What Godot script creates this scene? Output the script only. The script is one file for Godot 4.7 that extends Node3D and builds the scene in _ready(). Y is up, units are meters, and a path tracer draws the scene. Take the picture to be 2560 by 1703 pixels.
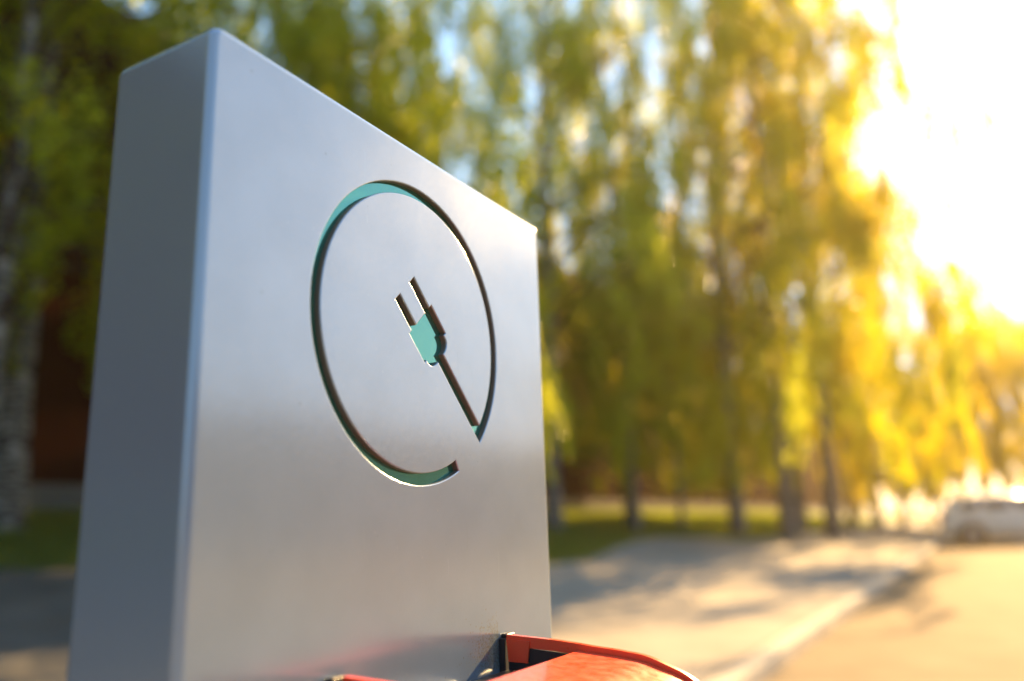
extends Node3D

const TOP := 1.457          # top of the charging station
const WIDE := 0.42
const DEEP := 0.10
const RING := Vector2(0.2083, 1.3023)   # centre of the cut-out ring on the front
const PLATE := 0.0052
const KERB_Z := -1.2
const FACADE_Z := -11.63

var rng := RandomNumberGenerator.new()
var taken := {}
var M := {}


func _ready() -> void:
	rng.seed = 7
	camera_and_light()
	materials()
	ground()
	building()
	block_across()
	trees()
	grass()
	parked_cars()
	charging_station()


# ------------------------------------------------------------------ camera, sky, sun
func camera_and_light() -> void:
	var cam := Camera3D.new()
	cam.name = "camera"
	cam.basis = Basis(Vector3(0.4964, -0.0311, 0.8675), Vector3(-0.1807, 0.9738, 0.1383), Vector3(-0.8491, -0.2255, 0.4778)).orthonormalized()
	cam.position = Vector3(-0.2921, 1.15, 0.3658)
	var lens := CameraAttributesPhysical.new()
	lens.frustum_focal_length = 12.0 / tan(deg_to_rad(45.772 / 2.0))
	lens.frustum_focus_distance = 0.64
	lens.exposure_aperture = 2.0
	lens.frustum_near = 0.02
	lens.frustum_far = 3000.0
	cam.attributes = lens
	cam.fov = 45.772
	cam.near = 0.02
	cam.far = 3000.0
	add_child(cam)

	var sun_dir := Vector3(0.886, 0.455, 0.110).normalized()
	var sun := DirectionalLight3D.new()
	sun.name = "sun"
	sun.light_color = Color(1.0, 0.81, 0.54)
	sun.light_energy = 1.4
	sun.light_angular_distance = 0.5
	sun.shadow_enabled = true
	sun.basis = Basis.looking_at(-sun_dir, Vector3.UP)
	add_child(sun)

	var w := 720
	var h := 360
	var im := Image.create(w, h, false, Image.FORMAT_RGBF)
	var wisp := FastNoiseLite.new()
	wisp.seed = 3
	wisp.frequency = 1.6
	wisp.fractal_octaves = 4
	for y in h:
		var el := PI / 2 - (y + 0.5) / h * PI
		for x in w:
			var az := (x + 0.5) / w * TAU
			var d := Vector3(sin(az) * cos(el), sin(el), -cos(az) * cos(el))
			var up := maxf(d.y, 0.0)
			var off := rad_to_deg(acos(clampf(d.dot(sun_dir), -1.0, 1.0)))
			var c := Vector3(0.165, 0.31, 0.43).lerp(Vector3(0.07, 0.155, 0.28), pow(up, 0.6))
			var cloud := clampf(wisp.get_noise_3d(d.x, d.y * 2.2, d.z) * 1.6 + 0.15, 0.0, 1.0)
			c = c.lerp(Vector3(0.27, 0.31, 0.34), cloud * 0.4)
			c *= 0.42 + 0.80 * exp(-off / 60.0)
			c += Vector3(1.0, 0.86, 0.62) * 0.8 * exp(-off / 6.0) + Vector3(1.0, 0.97, 0.90) * 0.20 * exp(-off / 17.0)
			if d.y < 0.0:
				c = c.lerp(Vector3(0.12, 0.115, 0.10), smoothstep(0.0, 0.12, -d.y))
			im.set_pixel(x, y, Color(c.x, c.y, c.z))
	var sm := PanoramaSkyMaterial.new()
	sm.panorama = ImageTexture.create_from_image(im)
	var sky := Sky.new()
	sky.sky_material = sm
	var env := Environment.new()
	env.background_mode = Environment.BG_SKY
	env.sky = sky
	env.tonemap_mode = Environment.TONE_MAPPER_LINEAR
	env.tonemap_exposure = 5.1
	env.sdfgi_enabled = true
	env.ssao_enabled = true
	env.ssil_enabled = true
	env.volumetric_fog_enabled = true
	env.volumetric_fog_albedo = Color(1.0, 0.92, 0.72)
	env.volumetric_fog_density = 0.0010
	env.volumetric_fog_anisotropy = 0.5
	var we := WorldEnvironment.new()
	we.name = "world_environment"
	we.environment = env
	add_child(we)


# ------------------------------------------------------------------ helpers
func numbered(called: String) -> String:
	if not taken.has(called):
		taken[called] = 0
		return called
	taken[called] += 1
	return "%s_%03d" % [called, taken[called]]


func thing(called: String, label: String, category: String, at := Vector3.ZERO, turn := 0.0, group := "") -> Node3D:
	var o := Node3D.new()
	o.name = numbered(called)
	o.position = at
	o.rotation.y = turn
	add_child(o, true)
	tag(o, label, category, group)
	return o


func tag(o: Node, label: String, category: String, group := "") -> void:
	o.set_meta("label", label)
	o.set_meta("category", category)
	if group != "":
		o.set_meta("group", group)


func mesh_part(called: String, m: Mesh, mat: Material, parent: Node, at := Vector3.ZERO) -> MeshInstance3D:
	var o := MeshInstance3D.new()
	o.name = numbered(called) if parent == self else called
	o.mesh = m
	if mat:
		o.material_override = mat
	o.position = at
	parent.add_child(o, true)
	return o


func structure(called: String, m: Mesh, mat: Material, label: String) -> MeshInstance3D:
	var o := mesh_part(called, m, mat, self)
	o.set_meta("kind", "structure")
	tag(o, label, "ground")
	return o


func begin() -> SurfaceTool:
	var st := SurfaceTool.new()
	st.begin(Mesh.PRIMITIVE_TRIANGLES)
	return st


func tri(st: SurfaceTool, a: Vector3, b: Vector3, c: Vector3, na: Vector3, nb: Vector3, nc: Vector3) -> void:
	if (c - a).cross(b - a).dot(na + nb + nc) < 0.0:
		var t := b
		b = c
		c = t
		t = nb
		nb = nc
		nc = t
	st.set_normal(na)
	st.set_uv(Vector2(a.x + a.z, a.y))
	st.add_vertex(a)
	st.set_normal(nb)
	st.set_uv(Vector2(b.x + b.z, b.y))
	st.add_vertex(b)
	st.set_normal(nc)
	st.set_uv(Vector2(c.x + c.z, c.y))
	st.add_vertex(c)


func quad(st: SurfaceTool, a: Vector3, b: Vector3, c: Vector3, d: Vector3, na: Vector3, nb: Vector3, nc: Vector3, nd: Vector3) -> void:
	tri(st, a, b, c, na, nb, nc)
	tri(st, a, c, d, na, nc, nd)


func flat(st: SurfaceTool, a: Vector3, b: Vector3, c: Vector3, d: Vector3, n: Vector3) -> void:
	quad(st, a, b, c, d, n, n, n, n)


# a box with chamfered edges
func chamfer_box(st: SurfaceTool, lo: Vector3, hi: Vector3, r: float) -> void:
	var mid := (lo + hi) * 0.5
	var half := (hi - lo) * 0.5
	for axis in 3:
		var u := (axis + 1) % 3
		var v := (axis + 2) % 3
		for s in [-1.0, 1.0]:
			var n := Vector3.ZERO
			n[axis] = s
			var p := []
			for k in [[-1, -1], [1, -1], [1, 1], [-1, 1]]:
				var q := mid
				q[axis] += s * half[axis]
				q[u] += k[0] * (half[u] - r)
				q[v] += k[1] * (half[v] - r)
				p.append(q)
			flat(st, p[0], p[1], p[2], p[3], n)
	for axis in 3:
		var u := (axis + 1) % 3
		var v := (axis + 2) % 3
		for su in [-1.0, 1.0]:
			for sv in [-1.0, 1.0]:
				var p := []
				for k in [[0, -1], [0, 1], [1, 1], [1, -1]]:
					var q := mid
					q[axis] += k[1] * (half[axis] - r)
					q[u] += su * (half[u] - (r if k[0] == 1 else 0.0))
					q[v] += sv * (half[v] - (0.0 if k[0] == 1 else r))
					p.append(q)
				var n := Vector3.ZERO
				n[u] = su
				n[v] = sv
				flat(st, p[0], p[1], p[2], p[3], n.normalized())
	for sx in [-1.0, 1.0]:
		for sy in [-1.0, 1.0]:
			for sz in [-1.0, 1.0]:
				var s := Vector3(sx, sy, sz)
				var p := []
				for axis in 3:
					var q := mid + s * (half - Vector3(r, r, r))
					q[axis] += s[axis] * r
					p.append(q)
				var n := s.normalized()
				tri(st, p[0], p[1], p[2], n, n, n)


func tube(st: SurfaceTool, path: Array, radii: Array, sides := 8) -> void:
	var rings := []
	var normals := []
	for i in path.size():
		var dir: Vector3 = (path[mini(i + 1, path.size() - 1)] - path[maxi(i - 1, 0)]).normalized()
		var side := dir.cross(Vector3(0.31, 0.12, 0.94)).normalized()
		var other := dir.cross(side).normalized()
		var ring := []
		var nn := []
		for k in sides:
			var a := TAU * k / sides
			var n := side * cos(a) + other * sin(a)
			ring.append(path[i] + n * radii[i])
			nn.append(n)
		rings.append(ring)
		normals.append(nn)
	for i in path.size() - 1:
		for k in sides:
			var l := (k + 1) % sides
			quad(st, rings[i][k], rings[i][l], rings[i + 1][l], rings[i + 1][k], normals[i][k], normals[i][l], normals[i + 1][l], normals[i + 1][k])


# solid of a 2D outline (x, y) between two depths along an axis given by a basis
func extrude(st: SurfaceTool, outline: PackedVector2Array, from: float, to: float, frame: Basis, smooth_cos := 0.8) -> void:
	var n := outline.size()
	var area := 0.0
	for i in n:
		area += outline[i].cross(outline[(i + 1) % n])
	var turn := 1.0 if area > 0 else -1.0
	var edge := []
	for i in n:
		var e := outline[(i + 1) % n] - outline[i]
		edge.append(Vector2(e.y, -e.x).normalized() * turn)
	for i in n:
		var j := (i + 1) % n
		var before: Vector2 = edge[(i + n - 1) % n]
		var here: Vector2 = edge[i]
		var after: Vector2 = edge[j]
		var na := (before + here).normalized() if before.dot(here) > smooth_cos else here
		var nb := (after + here).normalized() if after.dot(here) > smooth_cos else here
		var p := outline[i]
		var q := outline[j]
		quad(st, frame * Vector3(p.x, p.y, from), frame * Vector3(q.x, q.y, from), frame * Vector3(q.x, q.y, to), frame * Vector3(p.x, p.y, to),
			frame * Vector3(na.x, na.y, 0), frame * Vector3(nb.x, nb.y, 0), frame * Vector3(nb.x, nb.y, 0), frame * Vector3(na.x, na.y, 0))
	var idx := Geometry2D.triangulate_polygon(outline)
	for s in [[from, -1.0], [to, 1.0]]:
		var nn: Vector3 = frame * Vector3(0, 0, s[1] * signf(to - from))
		for i in range(0, idx.size(), 3):
			var p := []
			for k in 3:
				var q := outline[idx[i + k]]
				p.append(frame * Vector3(q.x, q.y, s[0]))
			tri(st, p[0], p[1], p[2], nn, nn, nn)


func noise_tex(seed_: int, freq: float, size: int, low: Color, high: Color, normal := false, strength := 1.0, octaves := 4) -> NoiseTexture2D:
	var n := FastNoiseLite.new()
	n.seed = seed_
	n.frequency = freq
	n.fractal_octaves = octaves
	var t := NoiseTexture2D.new()
	t.width = size
	t.height = size
	t.seamless = true
	t.noise = n
	if normal:
		t.as_normal_map = true
		t.bump_strength = strength
	else:
		var g := Gradient.new()
		g.set_color(0, low)
		g.set_color(1, high)
		t.color_ramp = g
	return t


func mat(called: String, c: Color, rough := 0.8, metal := 0.0) -> StandardMaterial3D:
	var m := StandardMaterial3D.new()
	m.resource_name = called
	m.albedo_color = c.linear_to_srgb()
	m.roughness = rough
	m.metallic = metal
	M[called] = m
	return m


func textured(called: String, t: Texture2D, scale: float, rough := 0.9) -> StandardMaterial3D:
	var m := mat(called, Color.WHITE, rough)
	m.albedo_texture = t
	m.uv1_triplanar = true
	m.uv1_world_triplanar = true
	m.uv1_scale = Vector3.ONE * scale
	return m


# dust, specks, wiped smears, rain marks and painted sun sparkle on the front plate (42 cm a side)
func wear_sparkle_texture() -> ImageTexture:
	var r := RandomNumberGenerator.new()
	r.seed = 77
	var n := 1024
	var im := Image.create(n, n, false, Image.FORMAT_RGB8)
	var cloud := FastNoiseLite.new()
	cloud.seed = 8
	cloud.frequency = 0.006
	cloud.fractal_octaves = 5
	for y in n:
		for x in n:
			var v := 0.96 + cloud.get_noise_2d(x, y) * 0.028
			im.set_pixel(x, y, Color(v, v, v))
	for k in 420:
		var at := Vector2(r.randf() * n, r.randf() * n)
		var s := int(1 + pow(r.randf(), 4.0) * 4.0)
		var v := 1.0 if r.randf() < 0.85 else 0.86
		im.fill_rect(Rect2i(at, Vector2i(s, s)), Color(v, v * 0.99, v * 0.97))
	for k in 26:   # rain marks
		var x := r.randf() * n
		var y := r.randf() * n
		var l := r.randf_range(15, 70)
		var tone := r.randf_range(0.93, 1.0)
		for i in int(l):
			im.fill_rect(Rect2i(int(x + sin(i * 0.06) * 2.0), int(y) + i, 2, 1), Color(tone, tone, tone * 0.99))
	for k in 2600:   # brown grime and painted pale sun sparkle beside the hinge
		var at := Vector2(0.3186 / 0.42 * n - absf(r.randfn(0, 42)), 0.405 / 0.42 * n + r.randfn(0, 24))
		var v := r.randf_range(0.86, 0.95)
		im.fill_rect(Rect2i(at, Vector2i(1 + r.randi() % 2, 1 + r.randi() % 3)), Color(v, v * 0.9, v * 0.75) if r.randf() < 0.6 else Color(1, 0.97, 0.88))
	im.generate_mipmaps()
	return ImageTexture.create_from_image(im)


func lin(r: float, g: float, b: float) -> Color:
	return Color(r, g, b).linear_to_srgb()


func materials() -> void:
	var peel := noise_tex(11, 0.10, 512, Color.BLACK, Color.WHITE, true, 1.0, 2)
	var paint := mat("silver_paint", Color(0.315, 0.40, 0.505), 0.195, 0.45)
	paint.normal_enabled = true
	paint.normal_texture = peel
	paint.normal_scale = 0.15
	paint.uv1_triplanar = true
	paint.uv1_scale = Vector3.ONE * 5.0
	paint.roughness_texture = noise_tex(5, 0.006, 512, Color(0.86, 0.86, 0.86), Color.WHITE, false, 1, 5)
	paint.roughness_texture_channel = BaseMaterial3D.TEXTURE_CHANNEL_RED
	paint.clearcoat_enabled = true
	paint.clearcoat = 0.5
	paint.clearcoat_roughness = 0.12
	var face := paint.duplicate() as StandardMaterial3D
	face.resource_name = "silver_paint_front"
	face.uv1_triplanar = false
	face.uv1_scale = Vector3(1.0 / 0.42, -1.0 / 0.42, 1)
	face.uv1_offset = Vector3(0, TOP / 0.42, 0)
	face.normal_scale = 0.08
	face.albedo_texture = wear_sparkle_texture()
	face.normal_texture = noise_tex(12, 0.045, 1024, Color.BLACK, Color.WHITE, true, 1.0, 2)
	M.face = face
	var green := mat("green_acrylic", Color(0.09, 0.34, 0.27), 0.06, 0.75)
	green.clearcoat_enabled = true
	green.clearcoat = 0.5
	green.clearcoat_roughness = 0.03
	var red := mat("red_plastic", Color(0.76, 0.065, 0.018), 0.5)
	red.roughness_texture = noise_tex(21, 0.015, 512, Color(0.45, 0.45, 0.45), Color.WHITE, false, 1, 5)
	red.uv1_triplanar = true
	red.uv1_scale = Vector3.ONE * 9.0
	red.clearcoat_enabled = true
	red.clearcoat = 0.45
	red.clearcoat_roughness = 0.12
	var black := mat("black_plastic", Color(0.018, 0.018, 0.020), 0.42)
	black.normal_enabled = true
	black.normal_texture = noise_tex(31, 0.2, 256, Color.BLACK, Color.WHITE, true, 2.0, 2)
	black.normal_scale = 0.15
	black.uv1_triplanar = true
	black.uv1_scale = Vector3.ONE * 20.0
	mat("cut_edge", Color(0.13, 0.115, 0.105), 0.5)

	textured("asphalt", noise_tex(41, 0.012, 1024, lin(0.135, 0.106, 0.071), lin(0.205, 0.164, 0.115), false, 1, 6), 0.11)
	textured("pavement", noise_tex(42, 0.01, 1024, lin(0.225, 0.205, 0.178), lin(0.335, 0.31, 0.272), false, 1, 6), 0.13)
	M.asphalt.metallic_specular = 0.3
	M.pavement.metallic_specular = 0.3
	textured("shade_asphalt", noise_tex(48, 0.015, 512, lin(0.055, 0.055, 0.052), lin(0.10, 0.10, 0.095), false, 1, 6), 0.2)  # darkened tone that paints shade into the left paving
	textured("grey_asphalt", noise_tex(49, 0.015, 512, lin(0.10, 0.105, 0.11), lin(0.17, 0.175, 0.18), false, 1, 6), 0.2)
	textured("kerb_stone", noise_tex(43, 0.02, 512, lin(0.30, 0.28, 0.24), lin(0.44, 0.41, 0.36), false, 1, 5), 0.5)
	textured("soil_grass", noise_tex(44, 0.015, 512, lin(0.035, 0.055, 0.012), lin(0.10, 0.14, 0.03), false, 1, 5), 0.25)
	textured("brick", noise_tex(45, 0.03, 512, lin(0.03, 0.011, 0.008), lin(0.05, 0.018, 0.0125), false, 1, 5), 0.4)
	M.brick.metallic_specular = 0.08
	textured("plinth", noise_tex(46, 0.03, 512, lin(0.10, 0.10, 0.10), lin(0.16, 0.16, 0.155), false, 1, 5), 0.4)
	textured("grey_render", noise_tex(47, 0.02, 256, lin(0.34, 0.37, 0.40), lin(0.42, 0.45, 0.48), false, 1, 4), 0.2)
	mat("window_frame", Color(0.07, 0.045, 0.03), 0.6)
	mat("window_pane", Color(0.02, 0.025, 0.03), 0.12)
	mat("roof_metal", Color(0.10, 0.09, 0.085), 0.5)
	# birch bark: white with dark bands
	var bark := mat("birch_bark", Color.WHITE, 0.8)
	var bn := noise_tex(51, 0.02, 512, Color.BLACK, Color.WHITE, false, 1, 4)
	var g := Gradient.new()
	g.set_color(0, lin(0.02, 0.018, 0.016))
	g.set_color(1, lin(0.36, 0.355, 0.34))
	g.set_offset(0, 0.40)
	g.set_offset(1, 0.62)
	bn.color_ramp = g
	bark.albedo_texture = bn
	bark.uv1_triplanar = true
	bark.uv1_scale = Vector3(0.35, 1.3, 0.35)
	mat("twig", Color(0.055, 0.035, 0.022), 0.85)
	for k in [["leaf_shade_green", Color(0.08, 0.115, 0.008), Color(0.86, 0.90, 0.05)], ["leaf_lit_yellow", Color(0.18, 0.19, 0.008), Color(1.0, 0.90, 0.012)], ["leaf_lit_gold", Color(0.22, 0.18, 0.008), Color(1.0, 0.76, 0.012)]]:  # one kind of leaf, with shade and backlight put into its tones
		var leaf := mat(k[0], k[1], 0.3)
		leaf.metallic_specular = 0.3
		leaf.backlight_enabled = true
		leaf.backlight = (k[2] as Color).linear_to_srgb()
		leaf.cull_mode = BaseMaterial3D.CULL_DISABLED
	var blade := mat("grass_blade", Color(0.06, 0.095, 0.014), 0.6)
	blade.backlight_enabled = true
	blade.backlight = lin(0.36, 0.42, 0.04)
	blade.cull_mode = BaseMaterial3D.CULL_DISABLED


# ------------------------------------------------------------------ ground
func ground_y(z: float) -> float:
	if z > KERB_Z:
		return 0.0
	if z > -5.63:
		return 0.12 + 0.1 * (KERB_Z - z)
	if z > FACADE_Z:
		return 0.12 + 0.443 + 0.168 * (-5.63 - z)
	return 0.12 + 0.443 + 0.168 * 6.0


func strip(x0: float, x1: float, zs: Array, lift := 0.0) -> ArrayMesh:
	var st := begin()
	for i in zs.size() - 1:
		var a := Vector3(x0, ground_y(zs[i]) + lift, zs[i])
		var b := Vector3(x1, ground_y(zs[i]) + lift, zs[i])
		var c := Vector3(x1, ground_y(zs[i + 1]) + lift, zs[i + 1])
		var d := Vector3(x0, ground_y(zs[i + 1]) + lift, zs[i + 1])
		flat(st, a, b, c, d, (c - a).cross(b - a).normalized() * signf((c - a).cross(b - a).y))
	return st.commit()


func sheet(points: Array, lift: float) -> ArrayMesh:
	var st := begin()
	var poly := PackedVector2Array(points)
	var idx := Geometry2D.triangulate_polygon(poly)
	for i in range(0, idx.size(), 3):
		var p := []
		for k in 3:
			var q := poly[idx[i + k]]
			p.append(Vector3(q.x, ground_y(q.y) + lift, q.y))
		var n: Vector3 = (p[2] - p[0]).cross(p[1] - p[0]).normalized()
		n *= signf(n.y)
		tri(st, p[0], p[1], p[2], n, n, n)
	return st.commit()


func ground() -> void:
	var st := begin()
	flat(st, Vector3(-900, -0.004, 900), Vector3(900, -0.004, 900), Vector3(900, -0.004, -900), Vector3(-900, -0.004, -900), Vector3.UP)
	structure("road", st.commit(), M.asphalt, "pale sandy road surface in low sun, right of the kerb")
	structure("added_grey_strip", strip(-120, 160, [1.4, 8.5], 0.002), M.grey_asphalt, "grey asphalt strip added beyond the sandy road to cool the plate reflection, at the right edge")  # added strip that greys what the front plate mirrors
	structure("pavement", strip(-120, 160, [KERB_Z - 0.16, -3.4, -5.63]), M.pavement, "grey pavement dappled with tree shade between kerb and grass")
	structure("grass_bank", strip(-120, 160, [-5.63, -8.5, FACADE_Z, -90.0]), M.soil_grass, "grassy bank rising from the pavement to the brick building")
	structure("side_path", sheet([Vector2(12.4, -5.6), Vector2(24.0, -5.6), Vector2(22.0, -6.5), Vector2(19.9, -7.0), Vector2(17.0, -6.6)], 0.012), M.pavement, "grey wedge of path cut into the grass by the pavement")
	structure("paved_bay", sheet([Vector2(-30, -5.6), Vector2(6.4, -5.6), Vector2(5.9, -7.2), Vector2(3.9, -7.7), Vector2(-30, -8.4)], 0.012), M.shade_asphalt, "paved bay with shade put into its colour at the far left below the grass")
	structure("shade_strip", strip(-30, 4.0, [KERB_Z - 0.17, -3.4, -5.6], 0.006), M.shade_asphalt, "pavement strip with shade put into its colour beside the charging station at the left edge")  # dark sheet over the pavement, standing in for shade
	# kerb with rounded upper edge
	st = begin()
	var prof := PackedVector2Array([Vector2(KERB_Z, -0.05), Vector2(KERB_Z, 0.10), Vector2(KERB_Z - 0.006, 0.116), Vector2(KERB_Z - 0.022, 0.124), Vector2(KERB_Z - 0.158, 0.130), Vector2(KERB_Z - 0.158, -0.05)])
	extrude(st, prof, -120.0, 160.0, Basis(Vector3(0, 0, 1), Vector3(0, 1, 0), Vector3(1, 0, 0)), 0.5)
	structure("kerb", st.commit(), M.kerb_stone, "pale stone kerb running away between pavement and road")


# ------------------------------------------------------------------ building behind the trees
func building() -> void:
	var base := ground_y(FACADE_Z - 1.0)
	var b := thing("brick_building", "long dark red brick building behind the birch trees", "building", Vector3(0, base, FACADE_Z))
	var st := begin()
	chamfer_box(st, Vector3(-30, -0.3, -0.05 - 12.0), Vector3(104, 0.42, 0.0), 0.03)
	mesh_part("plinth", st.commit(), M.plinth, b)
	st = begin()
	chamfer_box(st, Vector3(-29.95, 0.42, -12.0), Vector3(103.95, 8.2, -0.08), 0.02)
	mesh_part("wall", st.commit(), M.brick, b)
	st = begin()
	chamfer_box(st, Vector3(-30.4, 8.203, -12.4), Vector3(104.4, 8.5, 0.4), 0.04)
	mesh_part("roof", st.commit(), M.roof_metal, b)
	for k in 33:
		for storey in [1]:
			var x := -27.35 + k * 4.0
			var y: float = 1.5 + storey * 3.6
			var f := begin()
			chamfer_box(f, Vector3(x - 0.75, y, -0.078), Vector3(x - 0.68, y + 1.7, -0.02), 0.008)
			chamfer_box(f, Vector3(x + 0.68, y, -0.078), Vector3(x + 0.75, y + 1.7, -0.02), 0.008)
			chamfer_box(f, Vector3(x - 0.679, y, -0.078), Vector3(x + 0.679, y + 0.07, -0.022), 0.008)
			chamfer_box(f, Vector3(x - 0.679, y + 1.63, -0.078), Vector3(x + 0.679, y + 1.7, -0.022), 0.008)
			chamfer_box(f, Vector3(x - 0.03, y + 0.071, -0.078), Vector3(x + 0.03, y + 1.629, -0.03), 0.008)
			var win := mesh_part("window", f.commit(), M.window_frame, b)
			f = begin()
			chamfer_box(f, Vector3(x - 0.679, y + 0.071, -0.077), Vector3(x + 0.679, y + 1.629, -0.055), 0.004)
			mesh_part("pane", f.commit(), M.window_pane, win)


# unseen grey block added across the street to grey what the paint mirrors
func block_across() -> void:
	var b := thing("added_grey_building", "long grey building added across the street, seen only as a reflection", "building", Vector3(0, 0, 44))
	var st := begin()
	chamfer_box(st, Vector3(-60, -0.1, 0.0), Vector3(110, 9.5, 12.0), 0.03)
	mesh_part("wall", st.commit(), M.grey_render, b)
	st = begin()
	chamfer_box(st, Vector3(-60.4, 9.503, -0.4), Vector3(110.4, 9.8, 12.4), 0.04)
	mesh_part("roof", st.commit(), M.roof_metal, b)
	for k in 40:
		for storey in 3:
			var x := -58.0 + k * 4.2
			var y := 0.9 + storey * 3.0
			st = begin()
			chamfer_box(st, Vector3(x, y, -0.03), Vector3(x + 1.5, y + 1.6, 0.02), 0.01)
			mesh_part("window", st.commit(), M.window_pane, b)


# ------------------------------------------------------------------ birch trees
func strand_mesh(leaves: int, spread: float, seed_: int) -> ArrayMesh:
	var r := RandomNumberGenerator.new()
	r.seed = seed_
	var st := begin()
	for i in leaves:
		var t := (i + r.randf()) / leaves
		var a := r.randf() * TAU
		var out := spread * (0.35 + 0.65 * sin(PI * minf(t * 1.15, 1.0))) * sqrt(r.randf())
		var c := Vector3(cos(a) * out, -t, sin(a) * out)
		var down := Vector3(r.randf_range(-0.6, 0.6), -1.0, r.randf_range(-0.6, 0.6)).normalized()
		var side := down.cross(Vector3(cos(a), r.randf_range(-0.5, 0.5), sin(a))).normalized()
		var l := r.randf_range(0.065, 0.115)
		var w := l * 0.40
		var n := down.cross(side).normalized()
		flat(st, c, c + down * l * 0.42 + side * w, c + down * l, c + down * l * 0.42 - side * w, n)
	return st.commit()


func make_birch(seed_: int, high: float, reach: float, strands: int, low: float) -> Node3D:
	var r := RandomNumberGenerator.new()
	r.seed = seed_
	var o := Node3D.new()
	var path := []
	var radii := []
	var lean := Vector3(r.randf_range(-0.6, 0.6), 0, r.randf_range(-0.4, 0.4))
	for i in 12:
		var t := i / 11.0
		path.append(Vector3(0, -0.15, 0) + Vector3.UP * t * high * 0.95 + lean * t * t * 1.6 + Vector3(sin(t * 7.0 + seed_), 0, cos(t * 5.0 + seed_)) * 0.12 * t)
		radii.append(0.15 * pow(1.0 - t, 0.75) + 0.012 + (0.07 if i == 0 else 0.0))
	var st := begin()
	tube(st, path, radii, 12)
	mesh_part("trunk", st.commit(), M.birch_bark, o)
	# limbs that rise, arch over and hang
	var hang := []
	st = begin()
	var limbs := 40
	for k in limbs:
		var t := 0.24 + 0.72 * pow((k + r.randf()) / limbs, 0.9)
		var at: Vector3 = path[int(t * 11)].lerp(path[mini(int(t * 11) + 1, 11)], fposmod(t * 11.0, 1.0))
		var a := k * 2.4 + r.randf_range(-0.4, 0.4)
		var len := reach * (1.08 - 0.56 * t) * r.randf_range(0.7, 1.15)
		var out := Vector3(cos(a), 0, sin(a))
		var lp := []
		var lr := []
		for i in 7:
			var s := i / 6.0
			var p := at + out * len * s + Vector3.UP * len * (0.85 * s - 0.75 * s * s) + Vector3(r.randf_range(-1, 1), 0, r.randf_range(-1, 1)) * 0.10 * s
			lp.append(p)
			lr.append(0.05 * (1.0 - s) * (1.15 - t) + 0.008)
			if i >= 1:
				hang.append([p, s, len])
		tube(st, lp, lr, 5)
	mesh_part("limbs", st.commit(), M.twig, o)
	var sets := [[], []]
	var hh: Array = hang[0]
	var knot := Vector3.ZERO
	for k in strands:
		if k % 7 == 0:
			hh = hang[r.randi() % hang.size()]
			knot = hh[0] + Vector3(r.randfn(0, 0.45), -pow(r.randf(), 1.3) * minf(4.2 * hh[1] + 0.3, maxf(hh[0].y - low - 1.0, 0.1)), r.randfn(0, 0.45))
		var p: Vector3 = knot + Vector3(r.randfn(0, 0.15), r.randfn(0, 0.3), r.randfn(0, 0.15))
		var room: float = maxf(p.y - low - r.randf() * 1.4, 0.6)
		var drop := minf(r.randf_range(0.5, 1.5) * (0.6 + 0.5 * hh[1]), room)
		var b := Basis(Vector3.UP, r.randf() * TAU).scaled(Vector3(0.9 + r.randf() * 0.5, drop, 0.9 + r.randf() * 0.5))
		var swing := Basis(Vector3(r.randf() - 0.5, 0, r.randf() - 0.5).normalized(), r.randf_range(-0.35, 0.35))
		sets[0 if r.randf() < 0.5 else 1].append(Transform3D(swing * b, p))
	for s in 2:
		var mm := MultiMesh.new()
		mm.transform_format = MultiMesh.TRANSFORM_3D
		mm.mesh = M["strand_%d" % s]
		mm.instance_count = sets[s].size()
		for i in sets[s].size():
			mm.set_instance_transform(i, sets[s][i])
		var mi := MultiMeshInstance3D.new()
		mi.name = "foliage"
		mi.multimesh = mm
		mi.material_override = M.leaf_shade_green if s == 0 else M.leaf_lit_yellow
		mi.set_meta("kind", "stuff")
		o.add_child(mi, true)
	return o


func plant_birch(proto: Node3D, x: float, z: float, turn: float, size: float, label: String, group := "birch trees along the pavement", kind := -1) -> Node3D:
	var o: Node3D = proto.duplicate()
	if kind < 0:
		kind = 0 if x < 18.0 else (1 if x < 29.0 else 2)  # shaded tone on left trees, sunlit tones on trees toward the sun
	for i in 2:
		o.get_child(2 + i).material_override = [[M.leaf_shade_green, M.leaf_shade_green], [M.leaf_shade_green, M.leaf_lit_yellow], [M.leaf_lit_yellow, M.leaf_lit_gold]][kind][i]
	o.name = numbered("birch_tree")
	o.position = Vector3(x, ground_y(z), z)
	o.rotation.y = turn
	o.scale = Vector3(size, size, size)
	add_child(o, true)
	tag(o, label, "tree", group)
	return o


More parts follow.
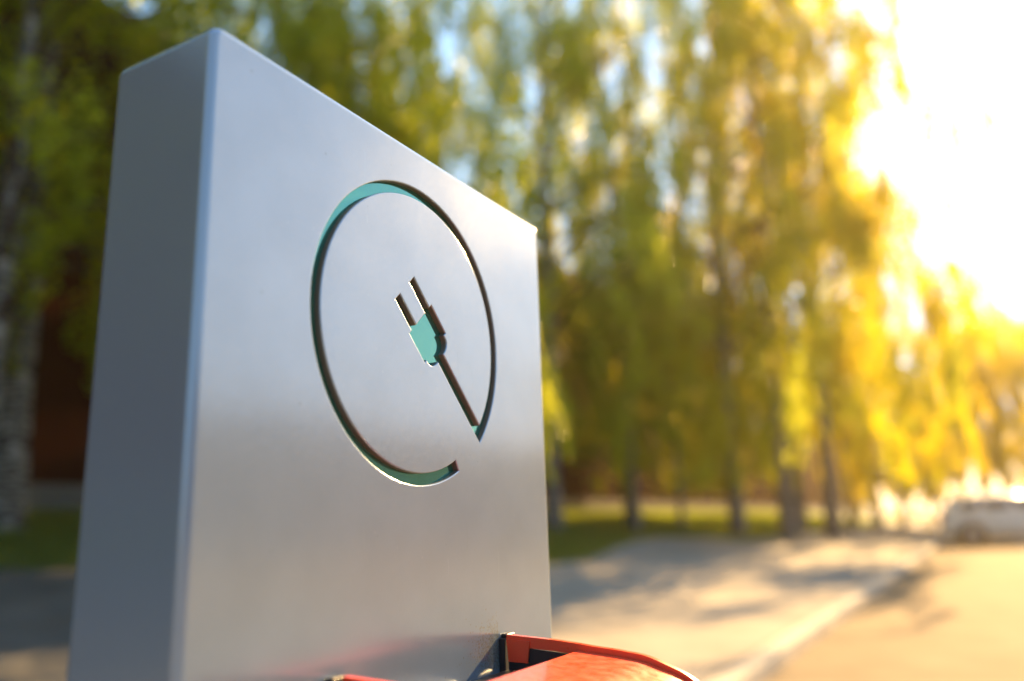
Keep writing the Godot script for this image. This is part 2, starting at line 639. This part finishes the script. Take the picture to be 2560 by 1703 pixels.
func trees() -> void:
	M["strand_0"] = strand_mesh(40, 0.17, 91)
	M["strand_1"] = strand_mesh(40, 0.15, 92)
	var a := make_birch(101, 17.0, 5.4, 900, 0.5)
	var b := make_birch(102, 18.0, 5.8, 980, 0.4)
	var c := make_birch(103, 16.0, 5.6, 900, 0.25)
	var e := make_birch(105, 15.0, 5.2, 1200, 0.2)
	var f := make_birch(106, 10.0, 2.6, 250, 3.4)
	var d := make_birch(104, 17.0, 5.6, 2100, 1.6)
	plant_birch(d, 5.3, -9.9, 2.6, 1.2, "birch with thick white trunk at the far left edge")
	plant_birch(b, 9.6, -8.8, 1.9, 0.85, "birch in shade hidden behind the silver charging station")
	plant_birch(c, 17.0, -8.4, 2.5, 1.1, "birch with pale trunk just right of the charging station")
	plant_birch(a, 21.5, -8.2, 3.6, 1.15, "second birch to the right of the charging station")
	plant_birch(b, 25.0, -6.2, 5.0, 1.3, "birch with green gold curtain above the grass bank")
	plant_birch(a, 26.5, -5.0, 2.9, 1.38, "golden birch standing nearest the kerb, before the far trees")
	plant_birch(b, 30.0, -4.2, 3.9, 1.45, "tall thin golden birch close to the kerb, seen against the white sky")
	plant_birch(e, 38.0, -2.7, 0.6, 0.45, "young golden birch with leaves down to the pavement, left of the car")
	plant_birch(e, 48.0, -2.0, 2.6, 0.5, "young golden birch at the kerb, just left of the parked car")
	plant_birch(c, 33.0, -5.8, 0.9, 1.3, "birch with lowest hanging golden branches over the dark wall")
	plant_birch(a, 41.0, -5.0, 2.2, 1.15, "golden birch beside the end of the grass strip")
	plant_birch(b, 47.0, -4.6, 4.1, 0.95, "golden backlit birch near the far end of the pavement")
	plant_birch(e, 53.0, -5.0, 5.5, 0.9, "hazy golden birch last but one in the row")
	plant_birch(e, 60.0, -4.2, 1.2, 0.85, "hazy golden birch at the far end of the row")
	for k in 4:
		plant_birch([d, c, d, b][k], -0.5 - k * 6.0, -9.6 - (k % 2) * 0.6, k * 1.7, 1.0, ["first birch left of the picture's left edge", "second birch left of the picture's left edge", "third birch left of the picture's left edge", "farthest birch left of the picture's left edge"][k])
	plant_birch(f, 4.3, -8.7, 1.1, 1.0, "slim young birch in front of the thick white trunk, far left", "birch trees along the pavement", 0)
	plant_birch(d, 7.4, -6.0, 2.2, 0.5, "young leafy birch added for shade at the pavement's edge behind the charging station", "birch trees along the pavement", 0)  # tree added to throw shade on the left paving
	plant_birch(d, 19.2, -7.2, 0.2, 0.52, "young leafy birch low between the pale trunks, right of the charging station", "birch trees along the pavement", 0)
	plant_birch(d, 23.4, -7.4, 1.7, 0.55, "young green gold birch on the grass before the dark wall", "birch trees along the pavement", 1)
	plant_birch(d, 29.0, -7.4, 4.4, 0.55, "young yellow birch at the narrow end of the grass", "birch trees along the pavement", 1)
	# trees closing the street
	var far := ["pale hazy tree at the road's end, left of the parked car", "hazy tree rising straight behind the parked car's tail", "hazy tree behind the middle of the parked car", "washed out tree at the right edge behind the parked car", "tree at the road's end beyond the right edge", "second tree at the road's end beyond the right edge", "tall hazy tree behind the left half of the parked car", "tall hazy tree behind the right half of the parked car"]
	for k in 8:
		plant_birch([d, d, e, d, e, d, d, d][k], [52.0, 59.0, 52.0, 59.0, 52.0, 59.0, 66.0, 66.0][k], [1.5, 6.1, 10.7, 15.3, 19.9, 24.5, 0.5, 8.5][k], k * 2.1, [0.75, 0.85, 0.95, 0.9, 1.0, 1.0, 1.1, 1.1][k], far[k], "far trees closing the street", 2)
	a.free()
	d.free()
	f.free()
	e.free()
	b.free()
	c.free()


func grass() -> void:
	var r := RandomNumberGenerator.new()
	r.seed = 61
	var st := begin()
	for k in 14:
		var a := r.randf() * TAU
		var p := Vector3(r.randf_range(-0.12, 0.12), 0, r.randf_range(-0.12, 0.12))
		var h := r.randf_range(0.06, 0.15)
		var side := Vector3(cos(a), 0, sin(a)) * 0.006
		var tip := p + Vector3(r.randf_range(-0.05, 0.05), h, r.randf_range(-0.05, 0.05))
		var n := side.cross(Vector3.UP).normalized()
		tri(st, p - side, p + side, tip, n, n, n)
	var tuft := st.commit()
	var spots := []
	var notch := PackedVector2Array([Vector2(12.4, -5.6), Vector2(24.0, -5.6), Vector2(22.0, -6.5), Vector2(19.9, -7.0), Vector2(17.0, -6.6)])
	var bay := PackedVector2Array([Vector2(-30, -5.6), Vector2(6.4, -5.6), Vector2(5.9, -7.2), Vector2(3.9, -7.7), Vector2(-30, -8.4)])
	while spots.size() < 26000:
		var p := Vector2(r.randf_range(1.0, 60.0), r.randf_range(FACADE_Z + 0.1, -5.66))
		if Geometry2D.is_point_in_polygon(p, notch) or Geometry2D.is_point_in_polygon(p, bay):
			continue
		var s := r.randf_range(0.6, 1.5)
		spots.append(Transform3D(Basis(Vector3.UP, r.randf() * TAU).scaled(Vector3(1.2, s, 1.2)), Vector3(p.x, ground_y(p.y) - 0.005, p.y)))
	var mm := MultiMesh.new()
	mm.transform_format = MultiMesh.TRANSFORM_3D
	mm.mesh = tuft
	mm.instance_count = spots.size()
	for i in spots.size():
		mm.set_instance_transform(i, spots[i])
	var mi := MultiMeshInstance3D.new()
	mi.name = "grass"
	mi.multimesh = mm
	mi.material_override = M.grass_blade
	mi.set_meta("kind", "stuff")
	add_child(mi, true)
	tag(mi, "rough green grass growing on the bank below the building", "grass")


# ------------------------------------------------------------------ car
func parked_cars() -> void:
	mat("car_paint", Color(0.80, 0.79, 0.76), 0.3).clearcoat_enabled = true
	mat("car_glass", Color(0.015, 0.018, 0.02), 0.05)
	mat("tyre", Color(0.015, 0.015, 0.015), 0.85)
	mat("alloy", Color(0.45, 0.45, 0.45), 0.35, 0.8)
	mat("tail_red", Color(0.35, 0.01, 0.01), 0.15)
	mat("lamp_clear", Color(0.6, 0.6, 0.6), 0.1)
	var t := thing("parked_car", "pale silver hatchback parked across the far right of the road", "car", Vector3(34.0, 0.0, -1.1), deg_to_rad(4.0))
	t.scale = Vector3(1.2, 1.2, 1.2)
	# stations along the length: (distance from the tail, roof line, half width)
	var stations := [[0.0, 0.62, 0.70], [0.03, 0.86, 0.78], [0.10, 1.02, 0.81], [0.22, 1.22, 0.83], [0.42, 1.40, 0.84], [0.75, 1.455, 0.85], [1.3, 1.49, 0.865], [1.9, 1.485, 0.87], [2.35, 1.43, 0.87], [2.75, 1.27, 0.87], [3.12, 1.06, 0.865], [3.3, 0.98, 0.86], [3.75, 0.90, 0.84], [4.05, 0.82, 0.79], [4.18, 0.70, 0.72], [4.22, 0.55, 0.66]]
	var rings := []
	for s in stations:
		var top: float = s[1]
		var w: float = s[2]
		var belt := minf(top - 0.04, 0.93)
		var cabin := maxf(top - 0.93, 0.0)
		var half := [Vector2(w * 0.82, 0.24), Vector2(w * 0.97, 0.30), Vector2(w, 0.50), Vector2(w * 0.99, 0.70), Vector2(w * 0.965, belt), Vector2(w * 0.95 - cabin * 0.16, belt + (top - belt) * 0.45), Vector2(w * 0.92 - cabin * 0.36, belt + (top - belt) * 0.86), Vector2(w * 0.75 - cabin * 0.3, top - 0.01), Vector2(0, top)]
		var ring := []
		for p in half:
			ring.append(Vector3(p.x, p.y, s[0]))
		for i in range(half.size() - 2, -1, -1):
			ring.append(Vector3(-half[i].x, half[i].y, s[0]))
		rings.append(ring)
	var st := begin()
	st.set_smooth_group(0)
	for i in rings.size() - 1:
		for k in rings[i].size() - 1:
			for p in [rings[i][k], rings[i][k + 1], rings[i + 1][k + 1], rings[i][k], rings[i + 1][k + 1], rings[i + 1][k]]:
				st.add_vertex(p)
		var m: int = rings[i].size() - 1
		for p in [rings[i][m], rings[i][0], rings[i + 1][0], rings[i][m], rings[i + 1][0], rings[i + 1][m]]:
			st.add_vertex(p)
	for e in [0, rings.size() - 1]:
		for k in range(1, rings[e].size() - 1):
			for p in [rings[e][0], rings[e][k], rings[e][k + 1]] if e == 0 else [rings[e][0], rings[e][k + 1], rings[e][k]]:
				st.add_vertex(p)
	st.index()
	st.generate_normals()
	var body := mesh_part("body", st.commit(), M.car_paint, t)
	# side windows a few millimetres proud of the cabin
	for s in [-1.0, 1.0]:
		for pane in [[0.40, 0.62, 1.05], [1.12, 1.15, 1.85], [1.92, 1.92, 2.75]]:
			st = begin()
			var a := Vector3(s * 0.836, 1.07, pane[0] + 0.14)
			var b := Vector3(s * 0.836, 1.07, pane[2] + (0.28 if pane[2] > 2.0 else 0.0))
			var hi := 1.32
			var c := Vector3(s * 0.715, hi, minf(pane[2], 2.42))
			var d := Vector3(s * 0.715, hi - (0.04 if pane[0] < 1.0 else 0.0), pane[1])
			var n := Vector3(s, 0.33, 0).normalized()
			flat(st, a, b, c, d, n)
			var inn := Vector3(-s * 0.03, 0, 0)
			flat(st, a, b, b + inn, a + inn, Vector3.DOWN)
			flat(st, c, d, d + inn, c + inn, Vector3.UP)
			flat(st, a, d, d + inn, a + inn, Vector3.FORWARD)
			flat(st, b, c, c + inn, b + inn, Vector3.BACK)
			mesh_part("side_window", st.commit(), M.car_glass, t)
	st = begin()
	flat(st, Vector3(-0.68, 1.04, 3.13), Vector3(0.68, 1.04, 3.13), Vector3(0.56, 1.40, 2.45), Vector3(-0.56, 1.40, 2.45), Vector3(0, 0.88, 0.47))
	mesh_part("windscreen", st.commit(), M.car_glass, t)
	st = begin()
	flat(st, Vector3(-0.66, 1.0, 0.07), Vector3(0.66, 1.0, 0.07), Vector3(0.56, 1.36, 0.34), Vector3(-0.56, 1.36, 0.34), Vector3(0, 0.6, -0.8))
	mesh_part("rear_window", st.commit(), M.car_glass, t)
	for s in [-1.0, 1.0]:
		st = begin()
		chamfer_box(st, Vector3(s * 0.72 - 0.09, 0.72, -0.01), Vector3(s * 0.72 + 0.09, 0.95, 0.12), 0.02)
		mesh_part("tail_light", st.commit(), M.tail_red, t)
		st = begin()
		chamfer_box(st, Vector3(s * 0.64 - 0.13, 0.60, 4.02), Vector3(s * 0.64 + 0.13, 0.74, 4.19), 0.03)
		mesh_part("headlight", st.commit(), M.lamp_clear, t)
		st = begin()
		chamfer_box(st, Vector3(s * 0.95 - 0.09, 0.94, 2.72), Vector3(s * 0.95 + 0.09, 1.06, 2.84), 0.03)
		mesh_part("mirror", st.commit(), M.car_paint, t)
		for z in [1.45, 2.35]:
			st = begin()
			chamfer_box(st, Vector3(s * 0.868 - 0.02, 0.83, z - 0.1), Vector3(s * 0.868 + 0.02, 0.86, z + 0.1), 0.008)
			mesh_part("door_handle", st.commit(), M.car_paint, t)
		for z in [0.80, 3.38]:
			st = begin()
			lathe(st, [[0.0, -0.10], [0.30, -0.10], [0.315, -0.09], [0.32, 0.0], [0.315, 0.09], [0.30, 0.10], [0.20, 0.10], [0.195, 0.05]], Vector3(s * 0.80, 0.32, z), s)
			var w := mesh_part("wheel", st.commit(), M.tyre, t)
			st = begin()
			lathe(st, [[0.0, 0.085], [0.05, 0.088], [0.06, 0.075], [0.17, 0.07], [0.192, 0.09], [0.194, 0.06]], Vector3(s * 0.80, 0.32, z), s)
			mesh_part("rim", st.commit(), M.alloy, w)
			st = begin()
			lathe(st, [[0.355, 0.02], [0.385, 0.085], [0.375, 0.10], [0.345, 0.10], [0.33, 0.02]], Vector3(s * 0.80, 0.33, z), s)
			mesh_part("wheel_arch", st.commit(), M.tyre, t)


# a shape turned about the x axis: (radius, distance along the axis)
func lathe(st: SurfaceTool, prof: Array, at: Vector3, flip := 1.0, sides := 24) -> void:
	for i in prof.size() - 1:
		var d := Vector2(prof[i + 1][0] - prof[i][0], prof[i + 1][1] - prof[i][1]).normalized()
		for k in sides:
			var p := []
			var n := []
			for c in [[i, k], [i + 1, k], [i + 1, k + 1], [i, k + 1]]:
				var a: float = TAU * c[1] / sides
				var r: float = prof[c[0]][0]
				p.append(at + Vector3(prof[c[0]][1] * flip, cos(a) * r, sin(a) * r))
				n.append(Vector3(-d.x * -1.0 * flip if absf(d.x) > absf(d.y) else 0.0, cos(a) * absf(d.y), sin(a) * absf(d.y)).normalized())
			quad(st, p[0], p[1], p[2], p[3], n[0], n[1], n[2], n[3])


# ------------------------------------------------------------------ charging station
func rounded_rect(x0: float, y0: float, x1: float, y1: float, r: float, inset: float, steps := 6) -> Array:
	var pts := []
	var rr := maxf(r - inset, 0.0005)
	for k in 4:
		var cx: float = [x1, x0, x0, x1][k]
		var cy: float = [y1, y1, y0, y0][k]
		cx += (-1.0 if k == 0 or k == 3 else 1.0) * (inset + rr)
		cy += (-1.0 if k < 2 else 1.0) * (inset + rr)
		for i in steps + 1:
			var a := PI / 2 * (k + float(i) / steps)
			pts.append([Vector2(cx + cos(a) * rr, cy + sin(a) * rr), Vector2(cos(a), sin(a))])
	return pts


func slot_outline() -> PackedVector2Array:
	# one cut: an open ring that runs into a cord and ends in a plug with two pins, turned by 45 degrees
	var ro := 119.4
	var ri := 110.4
	var uv := func(u: float, v: float) -> Vector2: return Vector2(u + v, v - u) * 0.70710678
	var axis := 10.25
	var half := 5.2
	var out := PackedVector2Array()
	var lower := axis - half
	var upper := axis + half
	var u_tip := sqrt(ro * ro - lower * lower)
	var u_in := sqrt(ri * ri - upper * upper)
	var tip: Vector2 = uv.call(u_tip, lower)
	var inner: Vector2 = uv.call(u_in, upper)
	var a0 := tip.angle()
	var a1 := deg_to_rad(297.3)
	for i in 97:
		out.append(Vector2.from_angle(lerpf(a0, a1, i / 96.0)) * ro)
	var b1 := inner.angle()
	for i in 97:
		out.append(Vector2.from_angle(lerpf(a1, b1, i / 96.0)) * ri)
	for p in [[33.4, upper]]:
		out.append(uv.call(p[0], p[1]))
	var shoulder := [[33.4, 6.2], [32.9, 10.2], [31.6, 13.6], [29.4, 16.0], [26.6, 17.1], [22.8, 17.3]]
	for p in shoulder:
		out.append(uv.call(p[0], axis + p[1]))
	for p in [[22.8, 20.6], [-4.9, 20.6], [-4.9, 16.6], [-34.0, 16.6], [-34.0, 8.7], [-4.9, 8.7], [-4.9, -8.7], [-34.0, -8.7], [-34.0, -16.6], [-4.9, -16.6], [-4.9, -20.6], [22.8, -20.6]]:
		out.append(uv.call(p[0], axis + p[1]))
	for i in shoulder.size():
		var p: Array = shoulder[shoulder.size() - 1 - i]
		out.append(uv.call(p[0], axis - p[1]))
	out.append(uv.call(33.4, lower))
	var real := PackedVector2Array()
	for p in out:
		real.append(RING + p * 0.001)
	return real


func charging_station() -> void:
	var t := thing("charging_station", "tall silver grey electric charging station with cut-out plug emblem", "charging station")
	var rf := 0.0055
	var rb := 0.014
	var rc := 0.009
	var y0 := 0.05
	# shell: rounded front rim, sides and rounded back
	var st := begin()
	var rings := []
	for i in 7:
		var f := PI / 2 * (1.0 - i / 6.0)
		rings.append([rf * (1.0 - cos(f)), -rf + rf * sin(f), cos(f), sin(f)])
	for i in 9:
		var f := PI / 2 * i / 8.0
		rings.append([rb * (1.0 - cos(f)), -(DEEP - rb) - rb * sin(f), cos(f), -sin(f)])
	for i in rings.size() - 1:
		var p := rounded_rect(0, y0, WIDE, TOP, maxf(rc, rings[i][0] + 0.0005), rings[i][0])
		var q := rounded_rect(0, y0, WIDE, TOP, maxf(rc, rings[i + 1][0] + 0.0005), rings[i + 1][0])
		for k in p.size():
			var l := (k + 1) % p.size()
			var n := []
			for s in [[p, k, i], [p, l, i], [q, l, i + 1], [q, k, i + 1]]:
				var d: Vector2 = s[0][s[1]][1]
				n.append(Vector3(d.x * rings[s[2]][2], d.y * rings[s[2]][2], rings[s[2]][3]))
			quad(st, v3(p[k][0], rings[i][1]), v3(p[l][0], rings[i][1]), v3(q[l][0], rings[i + 1][1]), v3(q[k][0], rings[i + 1][1]), n[0], n[1], n[2], n[3])
	var back := rounded_rect(0, y0, WIDE, TOP, rb + 0.0005, rb)
	for k in back.size():
		tri(st, v3(Vector2(WIDE / 2, 0.8), -DEEP), v3(back[k][0], -DEEP), v3(back[(k + 1) % back.size()][0], -DEEP), Vector3.FORWARD, Vector3.FORWARD, Vector3.FORWARD)
	mesh_part("housing", st.commit(), M.silver_paint, t)
	# front plate with the cut
	st = begin()
	var outline := PackedVector2Array()
	for p in rounded_rect(0, y0, WIDE, TOP, rc, rf):
		outline.append(p[0])
	var slot := slot_outline()
	var n := slot.size()
	var area := 0.0
	for i in n:
		area += slot[i].cross(slot[(i + 1) % n])
	var edge := []   # pointing into the slot
	for i in n:
		var e := slot[(i + 1) % n] - slot[i]
		edge.append(Vector2(-e.y, e.x).normalized() * signf(area))
	var soft := 0.0010
	var wide := PackedVector2Array()
	for i in n:
		var m: Vector2 = edge[(i + n - 1) % n] + edge[i]
		wide.append(slot[i] - m / maxf(m.length_squared() * 0.5, 0.35) * soft)
	for side in 2:
		var half := PackedVector2Array([Vector2(-1, -1), Vector2(RING.x, -1), Vector2(RING.x, 3), Vector2(-1, 3)]) if side == 0 else PackedVector2Array([Vector2(RING.x, -1), Vector2(2, -1), Vector2(2, 3), Vector2(RING.x, 3)])
		for piece in Geometry2D.intersect_polygons(outline, half):
			for cut in Geometry2D.clip_polygons(piece, wide):
				var idx := Geometry2D.triangulate_polygon(cut)
				if idx.is_empty():
					print("front piece not triangulated ", cut.size())
				for i in range(0, idx.size(), 3):
					tri(st, v3(cut[idx[i]], 0), v3(cut[idx[i + 1]], 0), v3(cut[idx[i + 2]], 0), Vector3.BACK, Vector3.BACK, Vector3.BACK)
	var front := mesh_part("front_plate", st.commit(), M.face, t)
	st = begin()
	var lip := begin()
	for i in n:
		var j := (i + 1) % n
		var before: Vector2 = edge[(i + n - 1) % n]
		var here: Vector2 = edge[i]
		var after: Vector2 = edge[j]
		var na := (before + here).normalized() if before.dot(here) > 0.85 else here
		var nb := (after + here).normalized() if after.dot(here) > 0.85 else here
		quad(st, v3(slot[i], -soft), v3(slot[j], -soft), v3(slot[j], -PLATE), v3(slot[i], -PLATE), v3(na, 0), v3(nb, 0), v3(nb, 0), v3(na, 0))
		for step in 3:
			var r0 := []
			for s in 2:
				var f := PI / 2 * (step + s) / 3.0
				for c in [[i, na], [j, nb]]:
					var p := wide[c[0]].lerp(slot[c[0]], sin(f))
					r0.append([v3(p, -soft * (1.0 - cos(f))), Vector3(c[1].x * sin(f), c[1].y * sin(f), cos(f))])
			quad(lip, r0[0][0], r0[1][0], r0[3][0], r0[2][0], r0[0][1], r0[1][1], r0[3][1], r0[2][1])
	mesh_part("cutout_lip", lip.commit(), M.silver_paint, front)
	mesh_part("plug_cutout", st.commit(), M.cut_edge, front)
	st = begin()
	chamfer_box(st, Vector3(RING.x - 0.14, RING.y - 0.14, -PLATE - 0.004), Vector3(RING.x + 0.14, RING.y + 0.14, -PLATE - 0.0001), 0.0005)
	mesh_part("green_backing", st.commit(), M.green_acrylic, t).set_meta("label", "glossy green sheet behind the plug cut-out")
	st = begin()
	chamfer_box(st, Vector3(0.012, 0.0, -DEEP + 0.012), Vector3(WIDE - 0.012, y0 + 0.002, -0.012), 0.003)
	mesh_part("foot", st.commit(), M.black_plastic, t)
	socket(t)


func v3(p: Vector2, z: float) -> Vector3:
	return Vector3(p.x, p.y, z)


func socket(t: Node3D) -> void:
	# black socket body on the front with a red hood: two cheeks with a raised rim and a lid between them
	var x0 := 0.1225
	var x1 := 0.3186
	var thick := 0.0052
	var to_side := Basis(Vector3(0, 0, 1), Vector3(0, 1, 0), Vector3(1, 0, 0))   # (z, y) outlines pushed along x
	var st := begin()
	var body := PackedVector2Array()
	for p in [[0.0045, 1.032], [0.006, 1.0352], [0.010, 1.0362], [0.062, 1.0362], [0.10, 1.030], [0.14, 1.012], [0.152, 0.99], [0.150, 0.86], [0.12, 0.82], [0.0045, 0.82]]:
		body.append(Vector2(p[0], p[1]))
	extrude(st, body, x0 + 0.001, x1 - 0.0006, to_side, 0.6)
	var b := mesh_part("socket", st.commit(), M.black_plastic, t)
	# rim line of the hood, read off the side: (out from the wall, height)
	var rim := [[0.0078, 1.0632], [0.030, 1.0620], [0.0505, 1.0608], [0.0690, 1.0591], [0.0869, 1.0571], [0.107, 1.0553], [0.126, 1.0529], [0.1335, 1.0510], [0.1406, 1.0484], [0.148, 1.0456], [0.155, 1.0430], [0.161, 1.0400], [0.1666, 1.0366], [0.173, 1.031], [0.178, 1.0245], [0.182, 1.016], [0.184, 1.005], [0.185, 0.985], [0.184, 0.93]]
	var cheek := PackedVector2Array()
	for p in rim:
		cheek.append(Vector2(p[0], p[1]))
	for i in rim.size():
		var p: Array = rim[rim.size() - 1 - i]
		var d := 0.0085
		var nx := clampf((p[0] - 0.11) / 0.06, 0.0, 1.0)
		cheek.append(Vector2(p[0] - d * nx, p[1] - d * (1.0 - 0.8 * nx * nx)))
	for s in [x1, x0 - thick]:
		st = begin()
		extrude(st, cheek, s, s + thick, to_side, 0.75)
		mesh_part("hood_rim", st.commit(), M.red_plastic, b)
	# lid between the rims, a few millimetres lower
	st = begin()
	var lid := PackedVector2Array()
	var low := []
	for p in rim:
		if p[0] < 0.0735:
			continue
		var nx := clampf((p[0] - 0.11) / 0.06, 0.0, 1.0)
		low.append(Vector2(p[0] - 0.0048 * nx, p[1] - 0.0046 * (1.0 - nx * nx * 0.8)))
	low.insert(0, Vector2(0.0735, 1.0537))
	for p in low:
		lid.append(p)
	for i in low.size():
		var p: Vector2 = low[low.size() - 1 - i]
		var nx := clampf((p.x - 0.10) / 0.06, 0.0, 1.0)
		lid.append(p + Vector2(-0.003 * nx - 0.0004, -0.003 * (1.0 - 0.8 * nx)))
	extrude(st, lid, x0 + 0.0002, x1 - 0.0002, to_side, 0.75)
	mesh_part("lid", st.commit(), M.red_plastic, b)
	# hinge tabs under the rim, against the wall
	var tab := PackedVector2Array([Vector2(0.0085, 1.0600), Vector2(0.0300, 1.0588), Vector2(0.0275, 1.0420), Vector2(0.0098, 1.0424)])
	for s in [x1 - 0.0012, x0 - 0.004]:
		st = begin()
		extrude(st, tab, s, s + 0.0052, to_side, 0.9)
		mesh_part("hinge_tab", st.commit(), M.red_plastic, b)
	# black side walls below the rim
	var wall := PackedVector2Array([Vector2(0.009, 1.030), Vector2(0.009, 1.0545), Vector2(0.086, 1.0485), Vector2(0.126, 1.044), Vector2(0.150, 1.033), Vector2(0.168, 1.015), Vector2(0.172, 0.93), Vector2(0.009, 0.90)])
	for s in [x1 + 0.0006, x0 - 0.0046]:
		st = begin()
		extrude(st, wall, s, s + 0.004, to_side, 0.9)
		mesh_part("side_wall", st.commit(), M.black_plastic, b)
	# black hinge brackets screwed to the front plate
	for s in [x1 - 0.0002, x0 - 0.0172]:
		st = begin()
		chamfer_box(st, Vector3(s, 0.95, 0.0002), Vector3(s + 0.012, 1.0600, 0.0062), 0.0007)
		chamfer_box(st, Vector3(s + 0.004, 1.0602, 0.0002), Vector3(s + 0.0155, 1.0632, 0.0070), 0.0006)
		mesh_part("hinge_bracket", st.commit(), M.black_plastic, b)
